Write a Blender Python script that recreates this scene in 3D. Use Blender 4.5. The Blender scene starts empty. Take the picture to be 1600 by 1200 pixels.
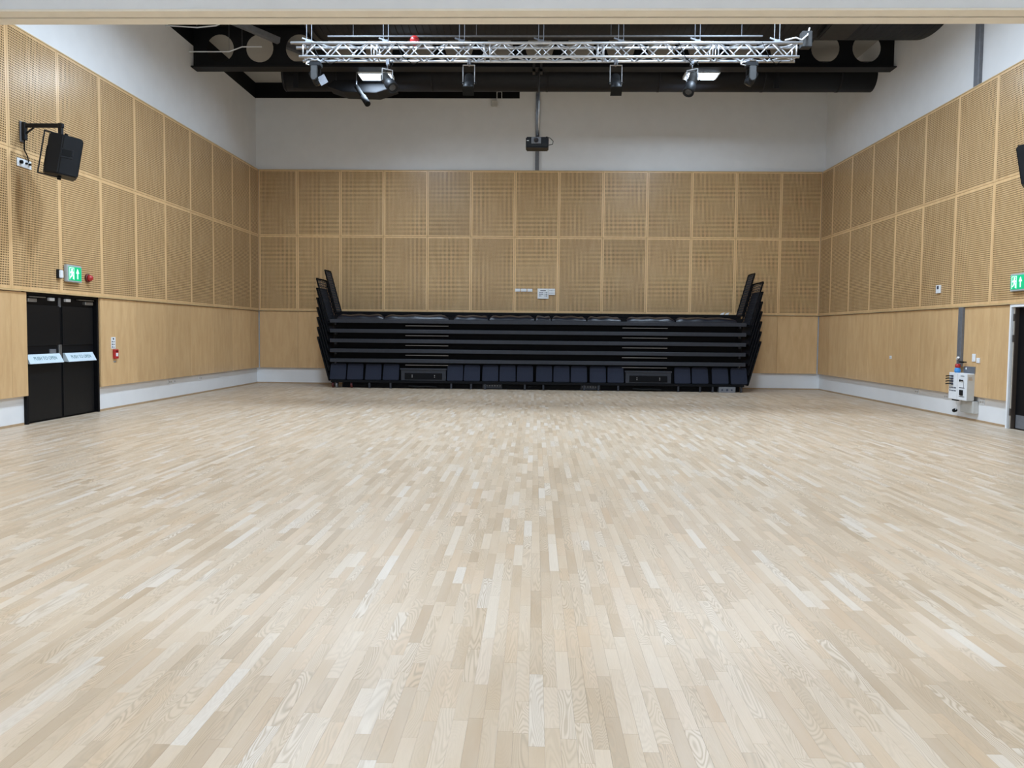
import bpy, bmesh, math, random
import numpy as np
from mathutils import Vector, Matrix
random.seed(7); rng = np.random.default_rng(7)
SC = bpy.context.scene
COL = SC.collection
PI = math.pi

# ------------------------------------------------------------------ camera
F_PX, YAW, PITCH, ROLL, EYE = 1217.96, -0.0286, -0.0526, 0.0104, 1.515
cam_d = bpy.data.cameras.new('camera'); cam = bpy.data.objects.new('camera', cam_d); COL.objects.link(cam)
cam_d.sensor_fit = 'HORIZONTAL'; cam_d.sensor_width = 36.0
cam_d.lens = F_PX / 1600.0 * 36.0
cam_d.shift_y = -15.57 / 1600.0
cam_d.clip_start = 0.05; cam_d.clip_end = 200
fwd = Vector((math.sin(YAW) * math.cos(PITCH), math.cos(YAW) * math.cos(PITCH), math.sin(PITCH)))
rgt = Vector((math.cos(YAW), -math.sin(YAW), 0)); upv = rgt.cross(fwd)
r2 = rgt * math.cos(ROLL) + upv * math.sin(ROLL); u2 = -rgt * math.sin(ROLL) + upv * math.cos(ROLL)
cam.matrix_world = Matrix((( r2.x, u2.x, -fwd.x, 0), (r2.y, u2.y, -fwd.y, 0), (r2.z, u2.z, -fwd.z, EYE), (0, 0, 0, 1)))
SC.camera = cam

# ------------------------------------------------------------------ world + exposure
w = bpy.data.worlds.new('world'); SC.world = w; w.use_nodes = True
w.node_tree.nodes['Background'].inputs[0].default_value = (0.02, 0.02, 0.022, 1)
w.node_tree.nodes['Background'].inputs[1].default_value = 1.0
vs = SC.view_settings
vs.view_transform = 'Standard'; vs.look = 'None'; vs.exposure = 0.08; vs.gamma = 1.0; vs.use_curve_mapping = False

# light strengths of the fixtures (their builders are below)
LED_HALL_W = 300.0         # watts per high bay panel of the hall, hidden above the bulkhead
LED_HALL_BACK = 14.0      # the two high bay panels seen behind the steel beam
LED_NEAR = 60.0            # recessed panels of the lower ceiling over the camera
LED_COL = (0.65, 0.81, 1.0)

# ------------------------------------------------------------------ room measures (metres)
XL, XR, YB = -7.878, 7.934, 22.118
REC = 0.10                       # the plaster lies this far behind the panel faces
Z_PLY0, Z_PAN0, Z_PANM, Z_PAN1 = 0.453, 2.10, 4.213, 6.048
Z_DECK = 8.51; PITCHP = 1.2346
BULK0, BULK1, Z_BULK = 7.50, 7.80, 4.56
Y_REAR = -5.0; Z_LOW = 5.35

# ------------------------------------------------------------------ materials
def nt(name):
    m = bpy.data.materials.new(name); m.use_nodes = True
    t = m.node_tree; b = t.nodes['Principled BSDF']
    return m, t, b
def N(t, typ, **kw):
    n = t.nodes.new(typ)
    for k, v in kw.items(): setattr(n, k, v)
    return n
def math_n(t, op, a, b=None, c=None):
    n = N(t, 'ShaderNodeMath', operation=op)
    for i, v in enumerate((a, b, c)):
        if v is None: continue
        if isinstance(v, (int, float)): n.inputs[i].default_value = v
        else: t.links.new(v, n.inputs[i])
    return n.outputs[0]
def mix(t, fac, a, b, blend='MIX'):
    n = N(t, 'ShaderNodeMix', data_type='RGBA', blend_type=blend)
    for s, v in ((n.inputs[0], fac), (n.inputs[6], a), (n.inputs[7], b)):
        if isinstance(v, (int, float)): s.default_value = v
        elif isinstance(v, tuple): s.default_value = v + (1,) if len(v) == 3 else v
        else: t.links.new(v, s)
    return n.outputs[2]
def ramp(t, fac, stops):
    n = N(t, 'ShaderNodeValToRGB'); cr = n.color_ramp
    while len(cr.elements) < len(stops): cr.elements.new(0.5)
    for e, (p, c) in zip(cr.elements, stops):
        e.position = p; e.color = c + (1,) if len(c) == 3 else c
    t.links.new(fac, n.inputs[0]); return n.outputs[0]
def noise(t, vec, scale, detail=2, rough=0.5, dist=0.0):
    n = N(t, 'ShaderNodeTexNoise'); n.inputs['Scale'].default_value = scale
    n.inputs['Detail'].default_value = detail; n.inputs['Roughness'].default_value = rough
    n.inputs['Distortion'].default_value = dist
    if vec is not None: t.links.new(vec, n.inputs['Vector'])
    return n.outputs['Fac']
def mapping(t, vec, scale, loc=None):
    n = N(t, 'ShaderNodeMapping'); n.inputs['Scale'].default_value = scale
    t.links.new(vec, n.inputs['Vector'])
    if loc is not None: t.links.new(loc, n.inputs['Location'])
    return n.outputs[0]

def simple(name, col, rough=0.5, metal=0.0, var=0.06, scale=14.0, bump=0.0, spec=0.5, coat=0.0):
    """plain coloured material with a little procedural unevenness"""
    m, t, b = nt(name)
    tc = N(t, 'ShaderNodeTexCoord')
    f = noise(t, tc.outputs['Object'], scale, 3)
    lo = tuple(c * (1 - var) for c in col); hi = tuple(min(1, c * (1 + var)) for c in col)
    t.links.new(ramp(t, f, [(0.3, lo), (0.7, hi)]), b.inputs['Base Color'])
    b.inputs['Roughness'].default_value = rough; b.inputs['Metallic'].default_value = metal
    b.inputs['Specular IOR Level'].default_value = spec
    if coat: b.inputs['Coat Weight'].default_value = coat
    if bump:
        bp = N(t, 'ShaderNodeBump'); bp.inputs['Strength'].default_value = bump; bp.inputs['Distance'].default_value = 0.01
        t.links.new(noise(t, tc.outputs['Object'], scale * 8, 3), bp.inputs['Height']); t.links.new(bp.outputs[0], b.inputs['Normal'])
    return m
def emissive(name, col, strength):
    m, t, b = nt(name)
    b.inputs['Base Color'].default_value = col + (1,)
    b.inputs['Emission Color'].default_value = col + (1,); b.inputs['Emission Strength'].default_value = strength
    return m

WOOD_A, WOOD_B = (0.56, 0.350, 0.165), (0.68, 0.452, 0.232)
def wood_panel(name, perforated=False, gain=1.0):
    m, t, b = nt(name)
    tc = N(t, 'ShaderNodeTexCoord'); oi = N(t, 'ShaderNodeObjectInfo')
    off = N(t, 'ShaderNodeCombineXYZ')
    o1 = math_n(t, 'MULTIPLY', oi.outputs['Random'], 37.0)
    t.links.new(o1, off.inputs[0]); t.links.new(o1, off.inputs[2])
    g1 = noise(t, mapping(t, tc.outputs['Object'], (5.0, 5.0, 0.9), off.outputs[0]), 1.6, 4, 0.55, 0.6)
    g2 = noise(t, mapping(t, tc.outputs['Object'], (130.0, 130.0, 5.0), off.outputs[0]), 1.0, 3)
    g = math_n(t, 'ADD', math_n(t, 'MULTIPLY', g1, 0.7), math_n(t, 'MULTIPLY', g2, 0.3))
    col = ramp(t, g, [(0.30, tuple(c * gain for c in WOOD_A)), (0.68, tuple(c * gain for c in WOOD_B))])
    k = math_n(t, 'ADD', math_n(t, 'MULTIPLY', oi.outputs['Random'], 0.16), 0.92)
    cc = N(t, 'ShaderNodeCombineColor')
    for i in range(3): t.links.new(k, cc.inputs[i])
    col = mix(t, 1.0, col, cc.outputs[0], 'MULTIPLY')
    b.inputs['Roughness'].default_value = 0.25
    if perforated:
        uv = N(t, 'ShaderNodeSeparateXYZ'); t.links.new(tc.outputs['UV'], uv.inputs[0])
        ax = math_n(t, 'ABSOLUTE', math_n(t, 'SUBTRACT', math_n(t, 'FRACT', uv.outputs[0]), 0.5))
        ay = math_n(t, 'ABSOLUTE', math_n(t, 'SUBTRACT', math_n(t, 'FRACT', uv.outputs[1]), 0.5))
        h = math_n(t, 'LESS_THAN', math_n(t, 'MAXIMUM', ax, ay), 0.285)
        col = mix(t, h, col, (0.062, 0.034, 0.013))
        t.links.new(math_n(t, 'ADD', math_n(t, 'MULTIPLY', h, 0.6), 0.25), b.inputs['Roughness'])
        t.links.new(math_n(t, 'SUBTRACT', 0.5, math_n(t, 'MULTIPLY', h, 0.5)), b.inputs['Specular IOR Level'])
    t.links.new(col, b.inputs['Base Color'])
    return m

def floor_wood():
    m, t, b = nt('ash_strip_floor')
    geo = N(t, 'ShaderNodeNewGeometry'); at = N(t, 'ShaderNodeAttribute', attribute_name='rnd')
    sp = N(t, 'ShaderNodeSeparateColor'); t.links.new(at.outputs['Color'], sp.inputs[0])
    r, g, bl = sp.outputs
    off = N(t, 'ShaderNodeCombineXYZ')
    t.links.new(math_n(t, 'MULTIPLY', bl, 43.0), off.inputs[0]); t.links.new(math_n(t, 'MULTIPLY', g, 91.0), off.inputs[1])
    t.links.new(math_n(t, 'MULTIPLY', r, 17.0), off.inputs[2])
    n1 = noise(t, mapping(t, geo.outputs['Position'], (7.5, 1.05, 1.0), off.outputs[0]), 1.0, 2, 0.45, 0.4)
    rings = math_n(t, 'ADD', math_n(t, 'MULTIPLY', math_n(t, 'SINE', math_n(t, 'MULTIPLY', n1, 230.0)), 0.5), 0.5)
    rings = math_n(t, 'POWER', rings, 1.6)
    n2 = noise(t, mapping(t, geo.outputs['Position'], (260.0, 7.0, 1.0), off.outputs[0]), 1.0, 3)
    n3 = noise(t, mapping(t, geo.outputs['Position'], (14.0, 2.0, 1.0), off.outputs[0]), 1.0, 3)
    base = ramp(t, r, [(0.0, (0.44, 0.312, 0.195)), (0.3, (0.545, 0.407, 0.272)), (0.65, (0.625, 0.49, 0.352)), (0.88, (0.655, 0.548, 0.432)), (1.0, (0.67, 0.585, 0.49))])
    base = mix(t, math_n(t, 'MULTIPLY', math_n(t, 'LESS_THAN', g, 0.18), 0.35), base, (0.60, 0.40, 0.235))
    amp = math_n(t, 'MULTIPLY', math_n(t, 'POWER', bl, 1.1), 1.0)
    col = mix(t, math_n(t, 'MULTIPLY', rings, amp), base, (0.39, 0.285, 0.18))
    col = mix(t, math_n(t, 'MULTIPLY', n2, 0.46), col, (0.43, 0.32, 0.22))
    col = mix(t, math_n(t, 'MULTIPLY', math_n(t, 'SUBTRACT', n3, 0.35), 0.35), col, (0.76, 0.69, 0.60))
    t.links.new(col, b.inputs['Base Color'])
    b.inputs['Roughness'].default_value = 0.38
    b.inputs['Specular IOR Level'].default_value = 0.45
    return m

MAT = dict(
    plaster=simple('white_plaster', (0.76, 0.755, 0.75), 0.75, var=0.02, scale=3, bump=0.02),
    black=simple('black_paint', (0.003, 0.003, 0.004), 0.7, var=0.2, spec=0.15),
    beam=simple('black_steel', (0.004, 0.004, 0.005), 0.55, var=0.2, spec=0.25),
    deckgrey=simple('grey_roof_deck', (0.46, 0.44, 0.40), 0.8, var=0.05, scale=2),
    duct=simple('charcoal_duct', (0.010, 0.010, 0.012), 0.55, var=0.15, spec=0.3),
    ductgrey=simple('dark_grey_metal', (0.030, 0.029, 0.028), 0.6, var=0.1, spec=0.3),
    trimwood=simple('pale_trim_timber', (0.82, 0.74, 0.61), 0.45, var=0.03, scale=6),
    railwood=simple('panel_edge_timber', (0.60, 0.42, 0.21), 0.4, var=0.06, scale=6),
    skirt=simple('skirting_timber', (0.42, 0.29, 0.17), 0.5, var=0.08),
    groove=simple('dark_groove', (0.05, 0.042, 0.035), 0.7),
    ply=wood_panel('birch_ply'), edge=wood_panel('birch_panel_edge', False, 1.08), perf=wood_panel('perforated_birch', True),
    floor=floor_wood(), floorrear=simple('ash_floor_rear', (0.60, 0.49, 0.37), 0.4, var=0.06), screed=simple('floor_bed', (0.30, 0.25, 0.20), 0.7),
    door=simple('black_door_laminate', (0.003, 0.003, 0.004), 0.5, var=0.15, spec=0.2),
    doorpanel=simple('black_door_panel', (0.0055, 0.0055, 0.006), 0.42, var=0.15, spec=0.25),
    steel=simple('brushed_steel', (0.42, 0.42, 0.42), 0.35, metal=0.9, var=0.1),
    alu=simple('truss_aluminium', (0.60, 0.61, 0.63), 0.36, metal=0.8, var=0.05),
    galv=simple('galvanised_grey', (0.17, 0.175, 0.19), 0.5, metal=0.3, var=0.1),
    white=simple('white_plastic', (0.78, 0.79, 0.80), 0.4, var=0.02),
    padblue=simple('pale_blue_pad', (0.60, 0.70, 0.76), 0.45, var=0.03),
    textgreen=simple('grey_green_lettering', (0.16, 0.27, 0.28), 0.6),
    ink=simple('dark_print', (0.03, 0.035, 0.06), 0.6),
    red=simple('red_plastic', (0.42, 0.02, 0.02), 0.35),
    darkred=simple('dark_red_plastic', (0.10, 0.008, 0.008), 0.4),
    blue=simple('blue_plastic', (0.05, 0.28, 0.65), 0.4),
    plast=simple('black_plastic', (0.007, 0.008, 0.010), 0.5, bump=0.05, spec=0.3),
    rubber=simple('black_rubber', (0.006, 0.006, 0.006), 0.7, spec=0.2),
    navy=simple('navy_seat_cloth', (0.016, 0.019, 0.032), 0.8, var=0.15, scale=60, bump=0.1, spec=0.2),
    vinyl=simple('black_blue_vinyl', (0.005, 0.006, 0.012), 0.3, var=0.2, spec=0.5),
    seatsteel=simple('dark_grey_seating_steel', (0.024, 0.026, 0.033), 0.45, var=0.1, spec=0.3),
    seatdark=simple('black_seating_frame', (0.002, 0.002, 0.003), 0.65, spec=0.15),
    nosing=simple('aluminium_step_nosing', (0.24, 0.23, 0.22), 0.4, metal=0.5),
    lens=simple('dark_glass_lens', (0.012, 0.013, 0.018), 0.08, coat=0.5),
    frost=simple('clear_acrylic_housing', (0.42, 0.46, 0.46), 0.25),
    greenlit=emissive('lit_green_sign', (0.0, 0.30, 0.12), 1.0), whitelit=emissive('lit_white_sign', (0.65, 1.0, 0.82), 1.1),
    led_front=emissive('led_panel_hall', LED_COL, LED_HALL_BACK),
    led_back=emissive('led_panel_beam', LED_COL, LED_HALL_BACK),
    led_near=emissive('led_panel_low_ceiling', (0.67, 0.82, 1.0), LED_NEAR),
    greybox=simple('beige_grey_box', (0.52, 0.51, 0.48), 0.5, var=0.03),
    brownframe=simple('dark_brown_frame', (0.05, 0.036, 0.028), 0.45),
    creamstrip=simple('cream_seal_strip', (0.50, 0.45, 0.38), 0.5),
)

# ------------------------------------------------------------------ mesh helpers
class MB:
    def __init__(s): s.v = []; s.f = []
    def box(s, x0, x1, y0, y1, z0, z1):
        i = len(s.v)
        s.v += [(x0,y0,z0),(x1,y0,z0),(x1,y1,z0),(x0,y1,z0),(x0,y0,z1),(x1,y0,z1),(x1,y1,z1),(x0,y1,z1)]
        s.f += [(i,i+3,i+2,i+1),(i+4,i+5,i+6,i+7),(i,i+1,i+5,i+4),(i+1,i+2,i+6,i+5),(i+2,i+3,i+7,i+6),(i+3,i,i+4,i+7)]
        return s
    def tube(s, a, b, r, n=10, r2=None, cap=True):
        a, b = Vector(a), Vector(b); d = (b - a).normalized()
        q = d.orthogonal().normalized(); p = d.cross(q); r2 = r if r2 is None else r2
        i = len(s.v)
        for c, rr in ((a, r), (b, r2)):
            for k in range(n):
                an = 2 * PI * k / n
                s.v.append(tuple(c + (q * math.cos(an) + p * math.sin(an)) * rr))
        for k in range(n):
            s.f.append((i + k, i + (k + 1) % n, i + n + (k + 1) % n, i + n + k))
        if cap:
            s.f.append(tuple(i + k for k in reversed(range(n)))); s.f.append(tuple(i + n + k for k in range(n)))
        return s
    def path(s, pts, r, n=8):
        for a, b in zip(pts[:-1], pts[1:]): s.tube(a, b, r, n)
        return s
    def prism(s, poly, axis, a, b):
        """extrude a closed 2-D outline along an axis"""
        def P(u, v, w):
            return {'x': (w, u, v), 'y': (u, w, v), 'z': (u, v, w)}[axis]
        i = len(s.v); n = len(poly)
        s.v += [P(u, v, a) for u, v in poly] + [P(u, v, b) for u, v in poly]
        for k in range(n): s.f.append((i + k, i + (k + 1) % n, i + n + (k + 1) % n, i + n + k))
        s.f.append(tuple(i + k for k in reversed(range(n)))); s.f.append(tuple(i + n + k for k in range(n)))
        return s
    def lathe(s, c, d, prof, n=16):
        """prof: (distance along d, radius) pairs, closed at both ends"""
        c, d = Vector(c), Vector(d).normalized(); q = d.orthogonal().normalized(); p = d.cross(q)
        i = len(s.v); m = len(prof)
        for h, rr in prof:
            for k in range(n):
                an = 2 * PI * k / n; s.v.append(tuple(c + d * h + (q * math.cos(an) + p * math.sin(an)) * rr))
        for j in range(m - 1):
            for k in range(n):
                s.f.append((i + j*n + k, i + j*n + (k+1) % n, i + (j+1)*n + (k+1) % n, i + (j+1)*n + k))
        s.f.append(tuple(i + k for k in reversed(range(n)))); s.f.append(tuple(i + (m-1)*n + k for k in range(n)))
        return s
    def quadbar(s, a, b, wdt, up=(0, 0, 1)):
        a, b = Vector(a), Vector(b); d = (b - a).normalized(); q = d.cross(Vector(up))
        if q.length < 1e-4: q = d.orthogonal()
        q = q.normalized() * wdt / 2; p = d.cross(q).normalized() * wdt / 2
        i = len(s.v)
        for c in (a, b):
            for sx, sy in ((-1,-1),(1,-1),(1,1),(-1,1)): s.v.append(tuple(c + q * sx + p * sy))
        s.f += [(i,i+1,i+5,i+4),(i+1,i+2,i+6,i+5),(i+2,i+3,i+7,i+6),(i+3,i,i+4,i+7),(i+3,i+2,i+1,i),(i+4,i+5,i+6,i+7)]
        return s
    def xform(s, M):
        s.v = [tuple(M @ Vector(v)) for v in s.v]; return s

def root_of(o):
    while o.parent: o = o.parent
    return o
def finish(me, bev, smooth):
    bm = bmesh.new(); bm.from_mesh(me)
    bmesh.ops.recalc_face_normals(bm, faces=bm.faces)
    if bev:
        bmesh.ops.bevel(bm, geom=list(bm.edges), offset=bev, segments=2 if bev > 0.008 else 1, affect='EDGES', clamp_overlap=True)
    if smooth:
        for f in bm.faces: f.smooth = len(f.verts) == 4
    else:
        for f in bm.faces: f.smooth = False
    bm.to_mesh(me); bm.free()
    return me
def obj(name, mb, mat, parent=None, bev=0.0, smooth=False):
    """one mesh object; coordinates are given in the world (or in the parent thing's own frame if it has 'local')"""
    if parent is not None:
        rt = root_of(parent); o0 = Vector((0, 0, 0)) if rt.get('_local') else Vector(rt.location)
    else:
        xs = np.array(mb.v); o0 = Vector(((xs[:,0].min()+xs[:,0].max())/2, (xs[:,1].min()+xs[:,1].max())/2, xs[:,2].min()))
    me = bpy.data.meshes.new(name)
    me.from_pydata([tuple(Vector(v) - o0) for v in mb.v], [], mb.f)
    finish(me, bev, smooth)
    me.materials.append(MAT[mat])
    o = bpy.data.objects.new(name, me); COL.objects.link(o)
    if parent is not None: o.parent = parent
    else: o.location = o0
    return o
def tag(o, label=None, cat=None, group=None, kind=None):
    if label: o['label'] = label
    if cat: o['category'] = cat
    if group: o['group'] = group
    if kind: o['kind'] = kind
    return o
def thing(name, label, cat, loc=(0, 0, 0), group=None, local=False, kind=None):
    o = bpy.data.objects.new(name, None); COL.objects.link(o); o.location = loc; o.empty_display_size = 0.1
    if local: o['_local'] = 1
    return tag(o, label, cat, group, kind)
def struct(name, mb, mat, label, cat, bev=0.0):
    return tag(obj(name, mb, mat, None, bev), label, cat, kind='structure')
def copy_tree(o, parent=None):
    c = o.copy(); COL.objects.link(c); c.parent = parent
    for ch in list(o.children):
        if ch is not c: copy_tree(ch, c)
    return c
def B(*a): return MB().box(*a)
def text_mesh(name, body, size, mat, parent, M, depth=0.001):
    cu = bpy.data.curves.new('txt', 'FONT'); cu.body = body; cu.size = size; cu.align_x = 'CENTER'; cu.align_y = 'CENTER'; cu.extrude = depth
    tmp = bpy.data.objects.new('txt', cu); COL.objects.link(tmp)
    dg = bpy.context.evaluated_depsgraph_get(); dg.update()
    me = bpy.data.meshes.new_from_object(tmp.evaluated_get(dg)); bpy.data.objects.remove(tmp)
    me.name = name; me.transform(M); me.materials.clear(); me.materials.append(MAT[mat])
    o = bpy.data.objects.new(name, me); COL.objects.link(o); o.parent = parent
    rt = root_of(parent)
    if not rt.get('_local'): me.transform(Matrix.Translation(-Vector(rt.location)))
    return o

# ------------------------------------------------------------------ the room shell
T = 0.25
DL0, DL1, DLZ = 11.93, 13.98, 2.09          # left door opening
DR0, DR1, DRZ = 11.45, 13.31, 2.09          # right door opening
fl = struct('floor', B(XL - .4, XR + .4, Y_REAR, YB + .4, -0.2, -0.022), 'screed', 'pale ash strip floor of the hall', 'floor')

wl = MB()
x0, x1 = XL - REC - T, XL - REC
wl.box(x0, x1, Y_REAR, DL0, 0, Z_DECK).box(x0, x1, DL1, YB + REC, 0, 8.07).box(x0, x1, DL0, DL1, DLZ, Z_DECK)
wl.box(x0, x1, DL1, BULK1 + 8.0, 8.07, Z_DECK)
wall_left = struct('wall_left', wl, 'plaster', 'white plaster wall with timber panels and black double doors', 'wall')
wr = MB()
x0, x1 = XR + REC, XR + REC + T
wr.box(x0, x1, Y_REAR, DR0, 0, Z_DECK).box(x0, x1, DR1, YB + REC, 0, Z_DECK).box(x0, x1, DR0, DR1, DRZ, Z_DECK)
wall_right = struct('wall_right', wr, 'plaster', 'white plaster wall with timber panels and grey cable trunking', 'wall')
wb = MB()
wb.box(XL - REC - T, -0.5, YB + REC, YB + REC + T, 0, 8.08).box(-0.5, XR + REC + T, YB + REC, YB + REC + T, 0, Z_DECK)
wall_back = struct('wall_back', wb, 'plaster', 'white plaster end wall with timber panels behind the seating', 'wall')
struct('trim_1', MB().box(XL - REC - T, -0.5, YB + REC, YB + REC + T, 8.08, Z_DECK).box(XL - REC - T, XL - REC, BULK1 + 8.0, YB + REC, 8.07, Z_DECK),
       'black', 'black painted band along the top of the white walls', 'wall band')
struct('wall_front', B(XL - REC - T, XR + REC + T, Y_REAR - T, Y_REAR, 0, Z_LOW + .2), 'plaster', 'white plaster wall closing the near space', 'wall')
struct('ceiling', B(XL - REC - T, XR + REC + T, BULK0, YB + REC + T, Z_DECK, Z_DECK + .2), 'deckgrey', 'grey roof deck above the hall', 'ceiling')
struct('ceiling_lower', B(XL - REC - T, XR + REC + T, Y_REAR - T, BULK0, Z_LOW, Z_LOW + .2), 'plaster', 'white lower ceiling in front of the bulkhead', 'ceiling')
bulk = struct('wall_bulkhead', B(XL - REC, XR + REC, BULK0, BULK1, Z_BULK, Z_DECK), 'plaster', 'white bulkhead with timber lined partition track beneath', 'bulkhead')
for a, b_, zz, mt, nm in ((BULK0 - .012, BULK0 + .135, Z_BULK - .022, 'trimwood', 'soffit_board'), (BULK0 + .165, BULK1 + .012, Z_BULK - .022, 'trimwood', 'soffit_board'),
                          (BULK0 + .135, BULK0 + .165, Z_BULK - .004, 'groove', 'track_slot')):
    obj(nm, B(XL - REC, XR + REC, a, b_, zz, Z_BULK), mt, bulk, 0.003)
# low timber skirting at the foot of the white plinth
struct('baseboard_left', MB().box(XL - REC, XL - REC + .02, Y_REAR, DL0 - .03, 0, .035).box(XL - REC, XL - REC + .02, DL1 + .03, YB + REC, 0, .035), 'skirt', 'thin timber skirting under the plinth with the double doors', 'skirting')
struct('baseboard_right', MB().box(XR + REC - .02, XR + REC, Y_REAR, DR0 - .03, 0, .035).box(XR + REC - .02, XR + REC, DR1 + .03, YB + REC - .021, 0, .035), 'skirt', 'thin timber skirting under the plinth with the white power box', 'skirting')
struct('baseboard_back', B(XL - REC + .021, XR + REC - .021, YB + REC - .02, YB + REC, 0, .035), 'skirt', 'thin timber skirting behind the folded seating', 'skirting')

# ------------------------------------------------------------------ strip floor: real boards
SW = 0.0595
cols = int((XR - XL + 0.2) / SW) + 1
strips = []
for c in range(cols):
    xa = XL - REC + c * SW; xb = min(xa + SW, XR + REC)
    if xb - xa < .01: continue
    y = 1.0 - rng.random() * 0.4
    while y < YB + REC:
        ln = 0.22 + rng.random() * 0.44
        ye = min(y + ln, YB + REC)
        strips.append((xa, xb, y, ye)); y = ye
strips = np.array(strips)
ST = rng.random((len(strips), 3)); ST[:, 0] = np.clip(rng.normal(0.50, 0.27, len(strips)), 0, 1)
ST_h = rng.random(len(strips)) * 0.0003
def strip_arrays(sel):
    g = 0.00015
    s = strips[sel]; n = len(s)
    xa, xb, ya, yb = s[:,0] + g, s[:,1] - g, s[:,2] + g, s[:,3] - g
    zt = ST_h[sel]; e = 0.0004; zb_ = np.full(n, -0.022)
    V = np.empty((n, 12, 3))
    for k, (X, Y, Z) in enumerate(((xa,ya,zb_),(xb,ya,zb_),(xb,yb,zb_),(xa,yb,zb_), (xa,ya,zt-e),(xb,ya,zt-e),(xb,yb,zt-e),(xa,yb,zt-e),
                                   (xa+e,ya+e,zt),(xb-e,ya+e,zt),(xb-e,yb-e,zt),(xa+e,yb-e,zt))):
        V[:, k, 0], V[:, k, 1], V[:, k, 2] = X, Y, Z
    Fq = [(8,9,10,11)] + [(4+i, 4+(i+1)%4, 8+(i+1)%4, 8+i) for i in range(4)] + [(i, (i+1)%4, 4+(i+1)%4, 4+i) for i in range(4)]
    return V, np.array(Fq)
def rnd_attr(me, arr):
    a = me.attributes.new('rnd', 'FLOAT_COLOR', 'FACE')
    a.data.foreach_set('color', np.concatenate([arr, np.ones((len(arr), 1))], 1).astype(np.float32).ravel())
cx, cy = (strips[:,0] + strips[:,1]) / 2, (strips[:,2] + strips[:,3]) / 2
inview = (cy > 2.45) & (np.abs(cx + 0.02 * cy) < 0.66 * cy - 0.02)
order = np.argsort(np.where(inview, cy, 1e9))[:300]
near = set(order.tolist())
V, Fq = strip_arrays(order)
flo = Vector(fl.location)
for k, i in enumerate(order):
    c0 = Vector((cx[i], cy[i], 0))
    me = bpy.data.meshes.new('floor_strip')
    me.from_pydata([tuple(Vector(v) - c0) for v in V[k]], [], [tuple(q) for q in Fq.tolist()])
    rnd_attr(me, np.repeat(ST[i][None], len(Fq), 0)); me.materials.append(MAT['floor'])
    o = bpy.data.objects.new('floor_strip', me); COL.objects.link(o); o.parent = fl; o.location = c0 - flo
rest = np.array([i for i in range(len(strips)) if i not in near])
V, Fq = strip_arrays(rest)
n = len(rest); nf = len(Fq)
me = bpy.data.meshes.new('floor_strips')
me.vertices.add(n * 12); me.vertices.foreach_set('co', (V.reshape(-1, 3) - np.array(flo)).astype(np.float32).ravel())
FF = (Fq[None] + (np.arange(n) * 12)[:, None, None]).reshape(-1, 4)
me.loops.add(FF.size); me.loops.foreach_set('vertex_index', FF.ravel().astype(np.int32))
me.polygons.add(len(FF)); me.polygons.foreach_set('loop_start', (np.arange(len(FF)) * 4).astype(np.int32)); me.polygons.foreach_set('loop_total', np.full(len(FF), 4, np.int32))
me.update(); me.validate(); me.shade_flat()
rnd_attr(me, np.repeat(ST[rest], nf, 0)); me.materials.append(MAT['floor'])
o = bpy.data.objects.new('floor_strips', me); COL.objects.link(o); o.parent = fl; o['kind'] = 'stuff'
# plain continuation of the floor behind the camera
obj('floor_strips_rear', B(XL - .1, XR + .1, Y_REAR, 0.58, -0.022, 0.0), 'floorrear', fl)

# ------------------------------------------------------------------ wall panels
HOLE = 0.036
PM = {}
def panel_mesh(wd, ht, perf):
    key = (round(wd, 3), round(ht, 3), perf)
    if key in PM: return PM[key]
    g = 0.002; a, h = wd / 2 - g, ht / 2 - g
    t = REC - 0.002 if perf else REC - 0.022
    me = bpy.data.meshes.new('panel')
    e = 0.003
    v = [(-a,t,-h),(a,t,-h),(a,t,h),(-a,t,h), (-a,e,-h),(a,e,-h),(a,e,h),(-a,e,h), (-a+e,0,-h+e),(a-e,0,-h+e),(a-e,0,h-e),(-a+e,0,h-e)]
    f = [(3,2,1,0)] + [(i,(i+1)%4,4+(i+1)%4,4+i) for i in range(4)] + [(4+i,4+(i+1)%4,8+(i+1)%4,8+i) for i in range(4)]
    if perf:
        nx = int((wd - 0.074) / HOLE); nz = int((ht - 0.07) / HOLE)
        bx, bz = nx * HOLE / 2, nz * HOLE / 2
        v += [(-bx,0,-bz),(bx,0,-bz),(bx,0,bz),(-bx,0,bz)]
        f += [(8+i,8+(i+1)%4,12+(i+1)%4,12+i) for i in range(4)] + [(12,13,14,15)]
    else:
        f += [(8,9,10,11)]
    me.from_pydata(v, [], f)
    me.materials.append(MAT['edge' if perf else 'ply'])
    if perf:
        me.materials.append(MAT['perf'])
        p = me.polygons[len(f) - 1]; p.material_index = 1
        uv = me.uv_layers.new(name='UVMap')
        for li, c in zip(p.loop_indices, ((0,0),(nx,0),(nx,nz),(0,nz))): uv.data[li].uv = c
    PM[key] = me; return me
def panel(wall, name, side, a, b, z0, z1, perf):
    """a..b runs along the wall, world metres"""
    me = panel_mesh(b - a, z1 - z0, perf)
    o = bpy.data.objects.new(name, me); COL.objects.link(o); o.parent = wall
    m = (a + b) / 2; zc = (z0 + z1) / 2; d = 0.0 if perf else 0.02
    if side == 'B': loc = Vector((m, YB + d, zc)); rz = 0
    elif side == 'L': loc = Vector((XL - d, m, zc)); rz = PI / 2
    else: loc = Vector((XR + d, m, zc)); rz = -PI / 2
    o.location = loc - Vector(wall.location); o.rotation_euler = (0, 0, rz)
    return o
def edges(first, last, lines):
    e = [first] + [l for l in sorted(lines) if first + .02 < l < last - .02] + [last]
    return list(zip(e[:-1], e[1:]))
linB = [XL + 1.1092 + k * PITCHP for k in range(13)]
linL = [YB - 0.6818 - k * PITCHP for k in range(12)]
linR = [YB - 0.8107 - k * PITCHP for k in range(12)]
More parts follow.
